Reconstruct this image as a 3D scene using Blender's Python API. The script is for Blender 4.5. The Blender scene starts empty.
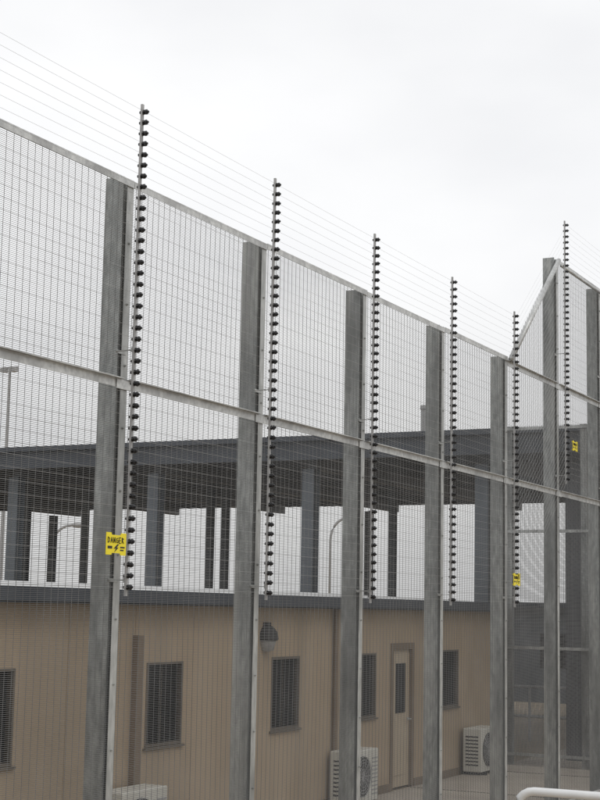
import bpy, math, random
from mathutils import Matrix, Vector
random.seed(7)
S=bpy.context.scene
H=2.60
# ---------------------------------------------------------------- helpers
class MB:
    def __init__(s): s.v=[]; s.f=[]
    def box(s,x0,x1,y0,y1,z0,z1):
        n=len(s.v)
        s.v+=[(x0,y0,z0),(x1,y0,z0),(x1,y1,z0),(x0,y1,z0),(x0,y0,z1),(x1,y0,z1),(x1,y1,z1),(x0,y1,z1)]
        s.f+=[(n,n+3,n+2,n+1),(n+4,n+5,n+6,n+7),(n,n+1,n+5,n+4),(n+1,n+2,n+6,n+5),(n+2,n+3,n+7,n+6),(n+3,n,n+4,n+7)]
    def tube(s,pts,r,seg=4,caps=True):
        P=[Vector(p) for p in pts]; n0=len(s.v)
        for i,p in enumerate(P):
            d=(P[min(i+1,len(P)-1)]-P[max(i-1,0)]).normalized()
            a=Vector((0,0,1)) if abs(d.z)<.9 else Vector((1,0,0))
            u=d.cross(a).normalized(); w=d.cross(u).normalized()
            for k in range(seg):
                t=2*math.pi*k/seg
                s.v.append(tuple(p+u*(r*math.cos(t))+w*(r*math.sin(t))))
        for i in range(len(P)-1):
            for k in range(seg):
                a=n0+i*seg+k; b=n0+i*seg+(k+1)%seg
                s.f.append((a,b,b+seg,a+seg))
        if caps:
            s.f.append(tuple(n0+k for k in range(seg))[::-1]); s.f.append(tuple(n0+(len(P)-1)*seg+k for k in range(seg)))
    def lathe(s,o,d,prof,seg=8):
        o=Vector(o); d=Vector(d).normalized()
        a=Vector((0,0,1)) if abs(d.z)<.9 else Vector((1,0,0))
        u=d.cross(a).normalized(); w=d.cross(u).normalized(); n0=len(s.v)
        for (t,r) in prof:
            for k in range(seg):
                q=2*math.pi*k/seg
                s.v.append(tuple(o+d*t+u*(r*math.cos(q))+w*(r*math.sin(q))))
        for i in range(len(prof)-1):
            for k in range(seg):
                a=n0+i*seg+k; b=n0+i*seg+(k+1)%seg
                s.f.append((a,b,b+seg,a+seg))
        s.f.append(tuple(n0+k for k in range(seg))[::-1]); s.f.append(tuple(n0+(len(prof)-1)*seg+k for k in range(seg)))
    def poly(s,pts):
        n=len(s.v); s.v+=list(pts); s.f.append(tuple(range(n,n+len(pts))))
    def prism(s,pts,off):
        n=len(s.v);k=len(pts);o=Vector(off)
        s.v+=[tuple(p) for p in pts]+[tuple(Vector(p)+o) for p in pts]
        s.f.append(tuple(range(n,n+k))[::-1]); s.f.append(tuple(range(n+k,n+2*k)))
        for i in range(k):
            j=(i+1)%k; s.f.append((n+i,n+j,n+k+j,n+k+i))
    def obj(s,name,mat,parent=None,smooth=False,bevel=0):
        m=bpy.data.meshes.new(name); m.from_pydata(s.v,[],s.f); m.update()
        if smooth:
            m.polygons.foreach_set('use_smooth',[True]*len(m.polygons))
        o=bpy.data.objects.new(name,m); S.collection.objects.link(o); m.materials.append(mat)
        if parent: o.parent=parent
        if bevel:
            b=o.modifiers.new('bevel','BEVEL'); b.width=bevel; b.segments=2; b.limit_method='ANGLE'
        return o
def empty(name,loc=(0,0,0)):
    e=bpy.data.objects.new(name,None); S.collection.objects.link(e); e.empty_display_size=.3
    return e
def mat(name,c1,c2,scale=3,rough=.6,metal=0,detail=6,stretch=(1,1,1),bump=0,c3=None,scale2=.5,spec=.5,amt2=.5,stretch2=None,c4=None):
    m=bpy.data.materials.new(name); m.use_nodes=True; N=m.node_tree.nodes; L=m.node_tree.links
    b=N['Principled BSDF']; b.inputs['Roughness'].default_value=rough; b.inputs['Metallic'].default_value=metal
    b.inputs['Specular IOR Level'].default_value=spec
    tc=N.new('ShaderNodeTexCoord'); mp=N.new('ShaderNodeMapping'); mp.inputs['Scale'].default_value=stretch
    L.new(tc.outputs['Object'],mp.inputs['Vector'])
    n=N.new('ShaderNodeTexNoise'); n.inputs['Scale'].default_value=scale; n.inputs['Detail'].default_value=detail
    fo=n.outputs['Fac']
    L.new(mp.outputs[0],n.inputs['Vector'])
    r=N.new('ShaderNodeValToRGB'); r.color_ramp.elements[0].position=.3; r.color_ramp.elements[1].position=.7
    r.color_ramp.elements[0].color=(*c1,1); r.color_ramp.elements[1].color=(*c2,1)
    L.new(fo,r.inputs[0]); out=r.outputs[0]
    def over(out,col,sc,st,amt,lo=.45,hi=.7):
        mp2=N.new('ShaderNodeMapping'); mp2.inputs['Scale'].default_value=st or stretch; L.new(tc.outputs['Object'],mp2.inputs['Vector'])
        n2=N.new('ShaderNodeTexNoise'); n2.inputs['Scale'].default_value=sc; n2.inputs['Detail'].default_value=8
        L.new(mp2.outputs[0],n2.inputs['Vector'])
        r2=N.new('ShaderNodeMapRange'); r2.inputs[1].default_value=lo; r2.inputs[2].default_value=hi; r2.inputs[4].default_value=amt
        L.new(n2.outputs['Fac'],r2.inputs[0])
        mx=N.new('ShaderNodeMix'); mx.data_type='RGBA'
        L.new(r2.outputs[0],mx.inputs[0]); L.new(out,mx.inputs[6]); mx.inputs[7].default_value=(*col,1); return mx.outputs[2]
    if c3: out=over(out,c3,scale2,stretch2,amt2)
    if c4: out=over(out,c4,scale2*1.7,(stretch[0],stretch[1],.06),.6,.5,.72)
    L.new(out,b.inputs['Base Color'])
    if bump:
        bp=N.new('ShaderNodeBump'); bp.inputs['Strength'].default_value=bump; bp.inputs['Distance'].default_value=.01
        L.new(fo,bp.inputs['Height']); L.new(bp.outputs[0],b.inputs['Normal'])
    return m
g=lambda v:(v,v,v)
M_post=mat('galvanised_post',(.21,.222,.218),(.42,.435,.425),scale=26,rough=.38,metal=.35,stretch=(1,1,.3),c3=(.13,.137,.135),scale2=4.5,amt2=.85,stretch2=(1,1,.22),c4=(.60,.60,.57))
M_clamp=mat('galvanised_clamp',(.30,.31,.305),(.50,.51,.50),scale=22,rough=.4,metal=.3,stretch=(1,1,.3),c3=(.18,.185,.18),scale2=4,amt2=.8)
M_strip=mat('galvanised_bright',(.40,.41,.41),(.64,.65,.64),scale=25,rough=.38,metal=.3,c3=(.24,.24,.24),scale2=3,amt2=.7)
M_wire=mat('mesh_wire',(.13,.133,.135),(.21,.213,.215),scale=2,rough=.5,metal=.25)
M_hot=mat('strand_wire',g(.34),g(.44),scale=2,rough=.4,metal=.4)
M_black=mat('insulator_plastic',(.006,.006,.007),(.014,.014,.016),scale=40,rough=.4)
M_pole=mat('pole_grey',g(.3),g(.42),scale=20,rough=.5,metal=.2)
M_yel=mat('sign_yellow',(.80,.66,.01),(.86,.72,.02),scale=20,rough=.45)
M_wall=mat('beige_cladding',(.375,.29,.20),(.42,.33,.23),scale=1.2,rough=.75,stretch=(1,1,.4),c3=(.30,.235,.16),scale2=1.1,amt2=.65,c4=(.28,.225,.16))
M_trim=mat('brown_trim',(.16,.12,.08),(.20,.15,.105),scale=6,rough=.6)
M_frame=mat('window_frame_paint',(.10,.085,.065),(.14,.115,.09),scale=6,rough=.5)
M_door=mat('door_paint',(.42,.345,.25),(.46,.38,.28),scale=2,rough=.5)
M_fascia=mat('fascia_slate',(.032,.04,.054),(.05,.06,.076),scale=2,rough=.5,c3=(.06,.068,.08),scale2=.9)
M_roof=mat('roof_sheet',(.5,.51,.51),(.6,.6,.6),scale=1,rough=.5)
M_glass=mat('window_glass',(.008,.009,.01),(.014,.015,.016),scale=1,rough=.3,spec=.12)
M_screen=mat('window_screen',g(.006),g(.012),scale=8,rough=.7,spec=.2)
M_can=mat('canopy_steel',(.085,.10,.12),(.125,.145,.165),scale=1.5,rough=.6,c3=(.07,.08,.09),scale2=.8)
M_canp=mat('canopy_purlin',(.05,.055,.062),(.075,.08,.09),scale=1.5,rough=.6)
M_under=mat('canopy_underside',(.10,.105,.11),(.14,.145,.15),scale=1,rough=.7)
M_conc=mat('concrete',(.36,.32,.27),(.46,.41,.35),scale=1.3,rough=.85,detail=10,bump=.2,c3=(.27,.24,.20),scale2=.6)
M_ground=mat('dry_ground',(.26,.21,.15),(.36,.30,.225),scale=.35,rough=.95,detail=12,bump=.4,c3=(.18,.15,.10),scale2=.05)
M_ac=mat('ac_enamel',(.56,.55,.50),(.64,.63,.58),scale=2,rough=.45,c3=(.45,.43,.38),scale2=3)
M_dark=mat('dark_void',g(.012),g(.025),scale=5,rough=.7)
M_leaf=mat('tree_foliage',(.03,.042,.02),(.07,.085,.042),scale=.4,rough=.9)
M_bark=mat('tree_bark',(.06,.045,.03),(.1,.08,.055),scale=3,rough=.9)
M_rail=mat('handrail_paint',(.66,.67,.68),(.76,.77,.77),scale=6,rough=.35,metal=.05)
M_far=mat('blue_grey_cladding',(.09,.105,.12),(.13,.145,.165),scale=1,rough=.7)

# ---------------------------------------------------------------- ground
b=MB(); b.poly([(-1500,-1500,0),(1500,-1500,0),(1500,1500,0),(-1500,1500,0)]); b.obj('ground',M_ground)
b=MB(); b.box(-8.85,-6.3,-2,34,-.1,.012)
o=b.obj('pavement',M_conc)
b=MB()
for y in range(0,34,3): b.box(-8.84,-6.31,y,y+.012,.0125,.0165)
b.obj('joints',M_dark,o)

# ---------------------------------------------------------------- fence
FX=-6.0; PX=-6.10; SP=2.055; Y0=8.91
K0,K1=-4,10
py=lambda k:Y0+SP*k
TOP=H+3.06; TOP2=H+4.72; MID=H+1.57
def ptop(k): return TOP if k<=4 else TOP2
def top_at(y):
    a,c=py(4)+.07,py(5)-.07
    if y<=a: return TOP
    if y>=c: return TOP2
    return TOP+(TOP2-TOP)*(y-a)/(c-a)
fence=empty('security_mesh_fence')
posts=MB(); strip=MB(); rails=MB(); bolts=MB()
for k in range(K0,K1+1):
    y=py(k); t=ptop(k)+random.uniform(.0,.04)+.01
    posts.box(PX-.072,PX+.085,y-.078,y-.068,0,t)
    posts.box(PX-.072,PX+.085,y+.045,y+.055,0,t)
    posts.box(PX-.004,PX+.004,y-.068,y+.045,0,t-.004)
    posts.box(PX-.16,PX+.16,y-.16,y+.16,0,.02)
    strip.box(FX+.0045,FX+.009,y-.062,y+.015,.05,t-.03)
    z=.25
    while z<t-.1:
        bolts.lathe((FX+.009,y-.02,z),(1,0,0),[(0,.010),(.007,.010),(.007,.005),(.014,.005)],6)
        z+=.45
posts.obj('posts',M_post,fence)
strip.obj('clamp_strips',M_clamp,fence)
bolts.obj('clamp_bolts',M_clamp,fence)
for k in range(K0,K1):
    ya,yb=py(k)+.018,py(k+1)-.066
    for zz in ([MID,.15] if k<4 else [MID,.15,H+3.0]):
        rails.box(FX+.006,FX+.012,ya,yb,zz-.034,zz+.034)
        rails.box(FX+.012,FX+.05,ya,yb,zz+.026,zz+.034)
        rails.box(FX+.016,FX+.022,yb-.06,yb+.16,zz-.044,zz+.022)
        for q in (-.03,.12): bolts.lathe((FX+.022,yb+q,zz-.01),(1,0,0),[(0,.013),(.01,.013)],6)
    if k!=4:
        tz=ptop(k+1)
        dz=random.uniform(-.006,.006)
        y1=py(k+1)+.012
        rails.box(FX+.013,FX+.019,ya,y1,tz-.04+dz,tz+.012+dz)
        rails.box(FX-.015,FX+.0125,ya,yb-.002,tz+.0045+dz,tz+.0125+dz)
rails.obj('rails',M_strip,fence)
br=MB(); br.tube([(FX+.05,py(4)+.03,TOP-.02),(FX+.05,py(5)-.07,TOP2-.02)],.032,10)
for k in range(5,K1): br.tube([(FX+.05,py(k)+.03,TOP2-.07),(FX+.05,py(k+1)-.06,TOP2-.07)],.02,8)
br.obj('raised_section_pipe',M_strip,fence,smooth=True)
# welded 358 mesh
w=MB(); R=.0021; RH=.0017
for k in range(K0,K1):
    ya,yb=py(k)-.02,py(k+1)-.02
    ph=random.uniform(0,6); amp=random.uniform(.004,.010); sk=random.uniform(-.003,.003); dz=random.uniform(-.005,.005)
    bow=lambda y,z:amp*math.sin((y-ya)/(yb-ya)*math.pi)*math.sin(z*1.3+ph)
    n=int((yb-ya)/.0762)
    for i in range(n+1):
        y=ya+.01+i*.0762
        if y>yb-.005: continue
        zt=top_at(y); m=9; j1=random.uniform(0,6)
        pts=[]
        for q in range(m+1):
            z=.06+(zt-.06)*q/m
            pts.append((FX+bow(y,z),y+.0035*math.sin(z*2.1+ph+j1*.3)+sk*math.sin(z),z))
        w.tube(pts,R,4,False)
    z=.08+dz; 
    zmax=max(top_at(ya),top_at(yb))
    while z<zmax-.01:
        a=ya
        if k==4 and z>TOP:
            a=py(4)+.07+(py(5)-py(4)-.14)*(z-TOP)/(TOP2-TOP)
        if yb-a>.02:
            pts=[(FX+.0034+bow(a+(yb-a)*q/4,z),a+(yb-a)*q/4,z+.0012*math.sin(q*2+ph)) for q in range(5)]
            w.tube(pts,RH,4,False)
        z+=.0127
w.obj('welded_mesh',M_wire,fence)
b=MB(); b.box(-6.2,-5.8,py(K0)-.3,py(K1)+.3,-.2,.05); b.obj('concrete_plinth',M_conc,fence)

# ---------------------------------------------------------------- electric fence
el=empty('electric_fence')
EX=-5.84
ey=lambda k:8.78+2.05*k
pole=MB(); ins=MB(); wires=MB(); brk=MB()
NI=44; DZ=.0794
def base(k): return H+.12 if k<=4 else H+1.74
prof=[(0,.011),(.005,.019),(.012,.019),(.015,.011),(.020,.011),(.024,.020),(.034,.020),(.037,.010),(.048,.009),(.050,.005)]
for k in range(K0,K1+1):
    y=ey(k); zb=base(k)
    pole.box(EX-.010,EX+.007,y-.011,y+.011,zb-.06,zb+(NI-1)*DZ+.06)
    for i in range(NI):
        z=zb+i*DZ
        ins.lathe((EX+.007,y,z),(1,random.uniform(-.08,.08),random.uniform(-.14,.04)),prof,8)
        ins.lathe((EX-.010,y,z),(-1,0,0),[(0,.012),(.010,.012),(.014,.006)],6)
    zt=ptop(k)
    zz=zb+.05
    while zz<min(zt,zb+NI*DZ):
        brk.box(FX+.010,EX-.010,y-.010,y+.010,zz-.003,zz+.003)
        brk.box(FX+.0095,FX+.0145,y-.01,y+.12,zz-.012,zz+.012)
        brk.box(EX-.015,EX-.010,y-.015,y+.015,zz-.018,zz+.018)
        zz+=1.62
for k in range(K0,K1):
    for i in range(NI):
        za=base(k)+i*DZ; zb_=base(k+1)+i*DZ
        a=(EX+.024,ey(k),za); c=(EX+.024,ey(k+1),zb_)
        mid=(EX+.024,(ey(k)+ey(k+1))/2,(za+zb_)/2-.005*random.random())
        wires.tube([a,mid,c],.0009,4,False)
pole.obj('poles',M_pole,el); ins.obj('insulators',M_black,el); wires.obj('strands',M_hot,el); brk.obj('standoff_brackets',M_clamp,el)

def sign(y,z,s=1,tilt=0):
    e=empty('electric_fence_warning_sign')
    p=MB(); X=EX+.045; W=.105*s; Hh=.066*s
    pts=[(X,y-W,z-Hh),(X,y-W*.45,z-Hh),(X,y-W*.4,z-Hh*.82),(X,y+W*.4,z-Hh*.82),(X,y+W*.45,z-Hh),(X,y+W,z-Hh),
         (X,y+W,z+Hh),(X,y+W*.5,z+Hh),(X,y+W*.45,z+Hh*.8),(X,y-W*.45,z+Hh*.8),(X,y-W*.5,z+Hh),(X,y-W,z+Hh)]
    p.prism(pts,(.003,0,0)); p.obj('plate',M_yel,e)
    t=MB(); X2=X+.0035
    def yb(a): return y+a*W
    L5={'D':[(0,0,0,1),(0,1,.7,.8),(.7,.8,.7,.2),(.7,.2,0,0)],'A':[(0,0,.4,1),(.4,1,.8,0),(.2,.4,.6,.4)],'N':[(0,0,0,1),(0,1,.7,0),(.7,0,.7,1)],
        'G':[(.8,.9,.1,.8),(.1,.8,.1,.1),(.1,.1,.8,.1),(.8,.1,.8,.5),(.8,.5,.5,.5)],'E':[(0,0,0,1),(0,1,.7,1),(0,.5,.6,.5),(0,0,.7,0)],'R':[(0,0,0,1),(0,1,.7,.8),(.7,.8,0,.5),(.2,.5,.8,0)]}
    for i,ch in enumerate('DANGER'):
        o0=-.84+i*.28
        for (a,b_,c_,d_) in L5[ch]:
            pa=(X2+.0012,yb(o0+a*.22),z+Hh*(.08+b_*.5)); pc=(X2+.0012,yb(o0+c_*.22),z+Hh*(.08+d_*.5))
            t.tube([pa,pc],.0026*s,4)
    t.prism([(X2,yb(.1),z-Hh*.02),(X2,yb(-.25),z-Hh*.45),(X2,yb(-.02),z-Hh*.40),(X2,yb(-.2),z-Hh*.78),(X2,yb(.25),z-Hh*.30),(X2,yb(.05),z-Hh*.32),(X2,yb(.28),z-Hh*.02)],(.001,0,0))
    t.box(X2,X2+.001,yb(-.85),yb(-.4),z-Hh*.45,z-Hh*.2)
    t.box(X2,X2+.001,yb(.4),yb(.85),z-Hh*.35,z-Hh*.22)
    t.box(X2,X2+.001,yb(.4),yb(.75),z-Hh*.6,z-Hh*.48)
    t.obj('lettering',M_black,e)
    h=MB()
    for a in(-.7,.7):
        for q in(-1,1): h.box(X-.02,X,yb(a)-.006,yb(a)+.006,z+q*Hh*.8-.008,z+q*Hh*.8+.008)
    h.obj('clips',M_yel,e)
sign(8.57,H+.41,1.15); sign(ey(4)-.06,H+.38,1.1); sign(ey(5)+.26,H+2.2,1.0)

# ---------------------------------------------------------------- beige building
bld=empty('beige_demountable_building')
BX=-8.9; BY0=1.0; BY1=24.7; BXb=-19; EZ=H-.0
wz0,wz1=H-1.51,H-.61
wins=[(4.3,5.05),(7.4,8.15),(10.81,11.56),(13.83,14.58),(16.68,17.45),(19.1,19.85),(22.34,23.09)]
door=(20.41,21.19)
ops=sorted([(a,c,wz0,wz1) for a,c in wins]+[(door[0],door[1],.02,H-.53)])
b=MB(); y=BY0
for a,c,z0,z1 in ops:
    b.box(BX-.12,BX,y,a,0,EZ); b.box(BX-.12,BX,a,c,z1,EZ)
    if z0>.1: b.box(BX-.12,BX,a,c,0,z0)
    y=c
b.box(BX-.12,BX,y,BY1,0,EZ)
b.box(BXb,BX-.12,BY0,BY0+.12,0,EZ); b.box(BXb,BX-.12,BY1-.12,BY1,0,EZ); b.box(BXb,BXb+.12,BY0+.12,BY1-.12,0,EZ)
b.obj('walls',M_wall,bld)
b=MB(); 
yy=BY0+.6
while yy<BY1:
    if not any(a-.04<yy<c+.04 for a,c,_,_ in ops): b.box(BX,BX+.006,yy-.012,yy+.012,.12,EZ)
    yy+=1.2
b.obj('cover_battens',M_wall,bld)
b=MB(); b.box(BX,BX+.02,BY0,door[0]-.06,.0,.12); b.box(BX,BX+.02,door[1]+.06,BY1,0,.12)
for yv in (13.60,): b.box(BX,BX+.07,yv-.06,yv+.06,.0,EZ-.32)
for yv in (5.9,18.42,BY1-.05): b.lathe((BX+.05,yv,.05),(0,0,1),[(0,.035),(EZ-.05,.035)],10)
b.obj('downpipes_and_skirting',M_trim,bld)
b=MB(); b.box(BX-.02,BX+.16,BY0-.15,BY1+.15,EZ,EZ+.155); b.box(BX-10.25,BX-10.05,BY0-.15,BY1+.15,EZ,EZ+.155)
b.box(BX-10.05,BX-.02,BY1,BY1+.12,EZ,EZ+.155)
b.box(BX+.16,BX+.20,BY0-.15,BY1+.15,EZ+.02,EZ+.135)
b.obj('fascia_gutter',M_fascia,bld)
b=MB(); rx=BX-2.8; rz=EZ+.27
b.prism([(BX-.02,BY0-.1,EZ+.16),(rx,BY0-.1,rz),(BX-10.05,BY0-.1,EZ+.16)],(0,BY1-BY0-.1,0))
b.obj('roof',M_roof,bld)
fr=MB(); gl=MB(); sc=MB()
for a,c in wins:
    gl.box(BX-.09,BX-.08,a,c,wz0,wz1)
    t=.03
    for (p,q,r,s_) in((a,a+t,wz0,wz1),(c-t,c,wz0,wz1),(a+t,c-t,wz0,wz0+t),(a+t,c-t,wz1-t,wz1)): fr.box(BX-.075,BX+.008,p,q,r,s_)
    fr.box(BX,BX+.035,a-.03,c+.03,wz0-.03,wz0-.003)
    fr.box(BX-.07,BX-.045,(a+c)/2-.018,(a+c)/2+.018,wz0+t,wz1-t)
    n=15
    for i in range(1,n): yy=a+t+(c-a-2*t)*i/n; sc.box(BX-.04,BX-.034,yy-.003,yy+.003,wz0+t,wz1-t)
    n=19
    for i in range(1,n): zz=wz0+(wz1-wz0)*i/n; sc.box(BX-.033,BX-.028,a+t,c-t,zz-.003,zz+.003)
fr.obj('window_frames',M_frame,bld,bevel=.003); sc.obj('window_security_screens',M_screen,bld)
dz1=H-.53
dd=MB(); dd.box(BX-.07,BX-.03,door[0]+.05,door[1]-.05,.03,dz1-.05); dd.box(BX-.03,BX-.02,door[0]+.13,door[1]-.13,.2,.8)
dd.obj('door_leaf',M_door,bld,bevel=.004)
df=MB()
df.box(BX-.08,BX+.015,door[0]-.05,door[0]+.05,.02,dz1+.05); df.box(BX-.08,BX+.015,door[1]-.05,door[1]+.05,.02,dz1+.05); df.box(BX-.08,BX+.015,door[0]+.05,door[1]-.05,dz1-.05,dz1+.05)
df.obj('door_frame',M_trim,bld,bevel=.004)
gl.box(BX-.03,BX-.018,door[0]+.22,door[1]-.22,1.1,1.82); gl.obj('glazing',M_glass,bld)
hd=MB(); hd.lathe((BX-.02,door[1]-.12,1.0),(1,0,0),[(0,.025),(.01,.025),(.01,.01),(.05,.01)],10); hd.box(BX+.02,BX+.035,door[1]-.24,door[1]-.11,.99,1.01)
hd.obj('door_handle',M_strip,bld)
# bulkhead wall lamp
wl=MB(); ly=16.50; lz=H-.38
wl.lathe((BX+.02,ly,lz),(0,0,1),[(-.02,.14),(.0,.15),(.08,.135),(.14,.09),(.17,.02)],16); wl.box(BX,BX+.05,ly-.06,ly+.06,lz-.12,lz+.2)
wl.obj('bulkhead_light_hood',M_dark,bld)
wl=MB(); wl.lathe((BX+.02,ly,lz),(0,0,1),[(-.16,.03),(-.14,.09),(-.03,.12),(-.021,.12)],16); wl.obj('bulkhead_light_lens',M_pole,bld,smooth=True)

# ---------------------------------------------------------------- air conditioners
def ac(y0):
    e=empty('air_conditioner_outdoor_unit')
    x0,x1=BX+.07,BX+.39; y1=y0+.84; z0,z1=.06,.74
    m=MB(); m.box(x0,x1,y0,y1,z0,z1); m.obj('casing',M_ac,e,bevel=.015)
    m=MB(); cy,cz=y0+.33,(z0+z1)/2
    m.lathe((x1+.001,cy,cz),(1,0,0),[(0,.265),(.004,.265),(.004,.25)],28)
    for i in range(9): zz=z0+.1+i*.055; m.box(x0+.05,x1-.05,y0-.004,y0-.001,zz,zz+.022)
    m.obj('fan_opening',M_dark,e)
    m=MB()
    for rr in (.06,.10,.14,.18,.22,.26):
        pts=[(x1+.02,cy+rr*math.cos(t*math.pi/12),cz+rr*math.sin(t*math.pi/12)) for t in range(25)]
        m.tube(pts,.004,4,False)
    for t in range(8):
        a=t*math.pi/8; m.tube([(x1+.017,cy+.27*math.cos(a),cz+.27*math.sin(a)),(x1+.017,cy-.27*math.cos(a),cz-.27*math.sin(a))],.004,4)
    for i in range(10): zz=z0+.08+i*.052; m.box(x1,x1+.006,y0+.64,y1-.03,zz,zz+.02)
    m.obj('fan_guard',M_pole,e)
    m=MB()
    for yy in(y0+.12,y1-.18): m.box(x0-.02,x1+.03,yy,yy+.06,.013,.06)
    m.obj('feet',M_dark,e)
    m=MB(); m.tube([(x0+.1,y1-.01,.3),(x0+.1,y1+.06,.3),(x0+.04,y1+.08,.38),(BX+.03,y1+.08,.45),(BX-.01,y1+.08,.5)],.022,8); m.obj('pipe_conduit',M_trim,e,smooth=True)
ac(12.87); ac(18.25); ac(23.12)

# ---------------------------------------------------------------- canopy
can=empty('steel_shade_canopy')
CY0,CY1=26.0,39.0; CX0,CX1=-46.0,-1.0; CT=H+3.33
c=MB(); c.box(CX0,CX1,CY0,CY0+.06,CT-.46,CT); c.box(CX0,CX1,CY1-.06,CY1,CT-.40,CT); c.box(CX1-.06,CX1,CY0+.06,CY1-.06,CT-.46,CT)
c.box(CX0,CX1,CY0-.12,CY0,CT-.1,CT-.0)
c.obj('fascia',M_fascia,can)
c=MB(); c.box(CX0,CX1-.06,CY0+.06,CY1-.06,CT-.10,CT-.05)
x=CX0+.2
while x<CX1-.3: c.box(x,x+.07,CY0+.06,CY1-.06,CT-.135,CT-.1); x+=.38
c.obj('roof_sheeting',M_under,can)
c=MB()
yy=CY0+1.2
while yy<CY1: c.box(CX0,CX1-.06,yy,yy+.08,CT-.33,CT-.136); yy+=1.5
cols=[-9.64+3.62*i for i in range(-10,2)]+[-2.0]
for x in cols:
    c.box(x-.09,x+.09,CY0+.4,CY1-.1,CT-.60,CT-.331)
c.obj('purlins_rafters',M_canp,can)
c=MB()
def hcol(x,y,wd,z1):
    c.box(x-wd/2,x+wd/2,y-wd/2,y-wd/2+.02,0,z1); c.box(x-wd/2,x+wd/2,y+wd/2-.02,y+wd/2,0,z1); c.box(x-.01,x+.01,y-wd/2+.02,y+wd/2-.02,0,z1)
for x in cols: hcol(x-.08,CY0+.5,.26,CT-.601)
for x in cols:
    hcol(x-.6,CY1-.6,.2,CT-.601)
for px in (30,88,213,228,395): 
    th=math.radians(27.2)-math.atan((px-300)/1500); hcol(-33*math.tan(th),33,.16,CT-.34)
c.obj('columns',M_can,can)
c=MB(); hcol(-8.0,26.6,.28,CT-.61); c.obj('end_column',M_canp,can)
for (x,yv,hh,r) in ((-11.95,29,1.0,.08),(-10.9,31,.5,.15),(-10.4,31,.4,.1)):
    m=MB(); m.lathe((x,yv,CT-.05),(0,0,1),[(0,r*1.5),(.1,r),(hh-.1,r),(hh-.09,r*1.25),(hh-.01,r*1.2),(hh,r*.3)],12); m.obj('roof_vent',M_pole,smooth=False)

# ---------------------------------------------------------------- cross fence behind
cf=empty('cross_mesh_fence')
CFY=25.1; ct=H+3.25
m=MB()
for x in (-8.75,-7.4,-6.25): m.box(x-.06,x+.06,CFY+.02,CFY+.14,0,ct)
m.obj('posts',M_post,cf)
m=MB()
for z in (.2,H-.6,H+1.4,ct-.05): m.box(-8.9,-6.2,CFY-.02,CFY+.0,z-.025,z+.025)
m.obj('rails',M_clamp,cf)
m=MB(); x=-8.9
while x<-6.2: m.tube([(x,CFY+.006,.05),(x,CFY+.006,ct)],.0020,4,False); x+=.0762
z=.05
while z<ct: m.tube([(-8.9,CFY+.011,z),(-6.2,CFY+.011,z)],.0018,4,False); z+=.0127*1.5
m.obj('welded_mesh',M_wire,cf)

st=empty('blue_grey_store_building')
m=MB(); m.box(-15,-1,43,52,0,H+.15)
m.obj('walls',M_far,st)
m=MB(); m.box(-15.2,-.8,42.8,52.2,H+.15,H+.3); m.obj('roof',M_fascia,st)
m=MB()
for x in (-14,-12.2,-10.2,-7.8,-5): m.box(x,x+.8,42.985,42.998,1,2)
m.obj('windows',M_glass,st)
m=MB()
for x in (-13.1,-11.0,-8.9,-6.7): m.box(x,x+.05,42.96,42.99,0,H+.14)
m.obj('wall_joints',M_can,st)
yr=MB()
for z in (.5,1.1): yr.tube([(-13,30,z),(-2,30,z)],.03,8)
for i in range(8): yr.tube([(-13+i*1.5,30,0),(-13+i*1.5,30,1.1)],.03,8)
yr.obj('yard_barrier_rail',M_pole)

# ---------------------------------------------------------------- street lamps / mast
def place(px,d):
    th=math.radians(27.2)-math.atan((px-300)/1500); r=d
    return (-r*math.sin(th),r*math.cos(th))
def lamp(px,d,h,arm):
    x,y=place(px,d); e=empty('street_lamp'); m=MB()
    R_=Vector((math.cos(math.radians(27.2)),math.sin(math.radians(27.2)),0))
    P=Vector((x,y,0)); pts=[P,P+Vector((0,0,h-1.2))]
    for i in range(1,8):
        a=i/7*math.pi/2; pts.append(P+R_*(arm*(1-math.cos(a)))+Vector((0,0,h-1.2+1.2*math.sin(a))))
    m.tube(pts,.07,8); m.obj('column',M_pole,e,smooth=True)
    q=pts[-1]; m=MB(); m.lathe(q-R_*.1,R_,[(0,.05),(.2,.14),(.6,.13),(.75,.05)],8); m.obj('lantern',M_pole,e)
lamp(55,80,6.7,1.1); lamp(333,80,7.4,.9)
x,y=place(6,70); e=empty('floodlight_mast'); m=MB(); m.lathe((x,y,0),(0,0,1),[(0,.12),(13.4,.06)],8); m.obj('mast',M_pole,e)
m=MB(); m.box(x-.45,x+.45,y-.05,y+.05,13.35,13.42)
for q in(-.3,.3): m.box(x+q-.13,x+q+.13,y-.2,y+.1,13.17,13.35)
m.obj('floodlights',M_pole,e)

# ---------------------------------------------------------------- handrail near camera
hr=MB(); hx,hy,hz=-3.12,9.15,H-1.095
pts=[(hx-.02,hy,.0),(hx-.02,hy,hz-.12)]
for i in range(1,6):
    a=i/5*math.pi/2; pts.append((hx-.02+.12*(1-math.cos(a)),hy,hz-.12+.12*math.sin(a)))
pts.append((hx+3.5,hy,hz)); hr.tube(pts,.026,12)
for i in (1,2,3): hr.tube([(hx+i*1.1,hy,0),(hx+i*1.1,hy,hz-.01)],.024,10)
hr.tube([(hx-.02,hy,hz-.55),(hx+3.5,hy,hz-.55)],.02,10)
hr.obj('pipe_handrail',M_rail,smooth=True)

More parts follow.
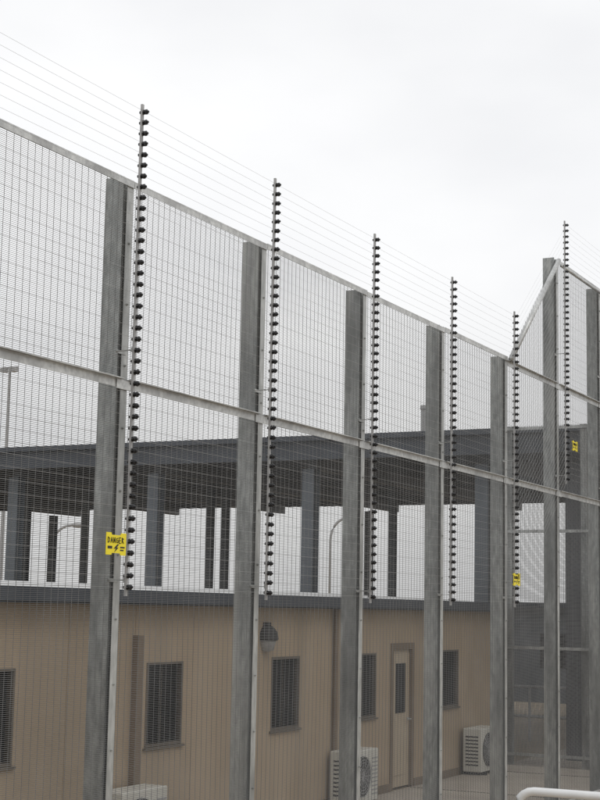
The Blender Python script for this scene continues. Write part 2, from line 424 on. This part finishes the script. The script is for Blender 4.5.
# ---------------------------------------------------------------- distant trees
m=MB(); tr=MB()
for i in range(110):
    x=random.uniform(-330,120); yv=random.uniform(280,340); hh=random.uniform(2.5,4.6); ww=random.uniform(2.5,6)
    tr.tube([(x,yv,0),(x+.3,yv,hh*.6)],.25,5)
    for j in range(110):
        a=random.uniform(0,2*math.pi); rr=ww*math.sqrt(random.random()); zz=hh*(.3+.7*random.random()*(1-.5*(rr/ww)**2))
        p=Vector((x+rr*math.cos(a),yv+rr*math.sin(a),zz)); s_=random.uniform(.3,.7)
        d1=Vector((random.gauss(0,1),random.gauss(0,1),random.gauss(0,1))).normalized()*s_; d2=d1.orthogonal().normalized()*s_*.7
        m.poly([tuple(p-d1),tuple(p+d2),tuple(p+d1),tuple(p-d2)])
e=empty('distant_trees'); m.obj('foliage',M_leaf,e); tr.obj('trunks',M_bark,e)

# ---------------------------------------------------------------- world (overcast cloud layer over Nishita sky)
W=bpy.data.worlds.new('World'); S.world=W; W.use_nodes=True; N=W.node_tree.nodes; L=W.node_tree.links
bg=N['Background']; bg.inputs[1].default_value=.1
sky=N.new('ShaderNodeTexSky'); sky.sky_type='NISHITA'; sky.sun_disc=False
SE,SR=math.radians(48),math.radians(110); sky.sun_elevation=SE; sky.sun_rotation=SR
tc=N.new('ShaderNodeTexCoord'); mp=N.new('ShaderNodeMapping'); mp.inputs['Scale'].default_value=(1,1,2.2); mp.inputs['Location'].default_value=(.35,.1,.5); L.new(tc.outputs['Generated'],mp.inputs[0])
nz=N.new('ShaderNodeTexNoise'); nz.inputs['Scale'].default_value=2.4; nz.inputs['Detail'].default_value=5; nz.inputs['Roughness'].default_value=.45; L.new(mp.outputs[0],nz.inputs['Vector'])
cr=N.new('ShaderNodeValToRGB'); cr.color_ramp.elements[0].position=.35; cr.color_ramp.elements[1].position=.6
cr.color_ramp.elements[0].color=(.84,.845,.86,1); cr.color_ramp.elements[1].color=(1,1,1,1); L.new(nz.outputs['Fac'],cr.inputs[0])
# thicker, greyer cloud toward the horizon
sx=N.new('ShaderNodeSeparateXYZ'); L.new(tc.outputs['Generated'],sx.inputs[0])
hr_=N.new('ShaderNodeMapRange'); hr_.interpolation_type='SMOOTHSTEP'; hr_.inputs[1].default_value=-.02; hr_.inputs[2].default_value=.26; hr_.inputs[3].default_value=7.3; hr_.inputs[4].default_value=10.9
L.new(sx.outputs['Z'],hr_.inputs[0])
sc_=N.new('ShaderNodeVectorMath'); sc_.operation='SCALE'; L.new(cr.outputs[0],sc_.inputs[0]); L.new(hr_.outputs[0],sc_.inputs['Scale'])
mx=N.new('ShaderNodeMix'); mx.data_type='RGBA'; mx.inputs[0].default_value=.97; L.new(sky.outputs[0],mx.inputs[6]); L.new(sc_.outputs[0],mx.inputs[7]); L.new(mx.outputs[2],bg.inputs[0])
sd=bpy.data.lights.new('sun','SUN'); sd.energy=.7; sd.angle=math.radians(25); sd.color=(1,.96,.9)
so=bpy.data.objects.new('sun',sd); S.collection.objects.link(so)
dirv=Vector((math.sin(SR)*math.cos(SE),math.cos(SR)*math.cos(SE),math.sin(SE))); so.rotation_euler=dirv.to_track_quat('Z','Y').to_euler()
# ---------------------------------------------------------------- camera
cd=bpy.data.cameras.new('camera'); co=bpy.data.objects.new('camera',cd); S.collection.objects.link(co)
cd.sensor_fit='VERTICAL'; cd.sensor_height=24; cd.lens=45; cd.clip_end=5000; cd.clip_start=.05
az=math.radians(27.2); pit=math.radians(7.9); roll=math.radians(1.1)
co.matrix_world=Matrix.Translation((0,0,H))@Matrix.Rotation(az,4,'Z')@Matrix.Rotation(math.pi/2+pit,4,'X')@Matrix.Rotation(roll,4,'Z')
S.camera=co
S.view_settings.view_transform='Standard'; S.view_settings.look='None'; S.view_settings.exposure=0
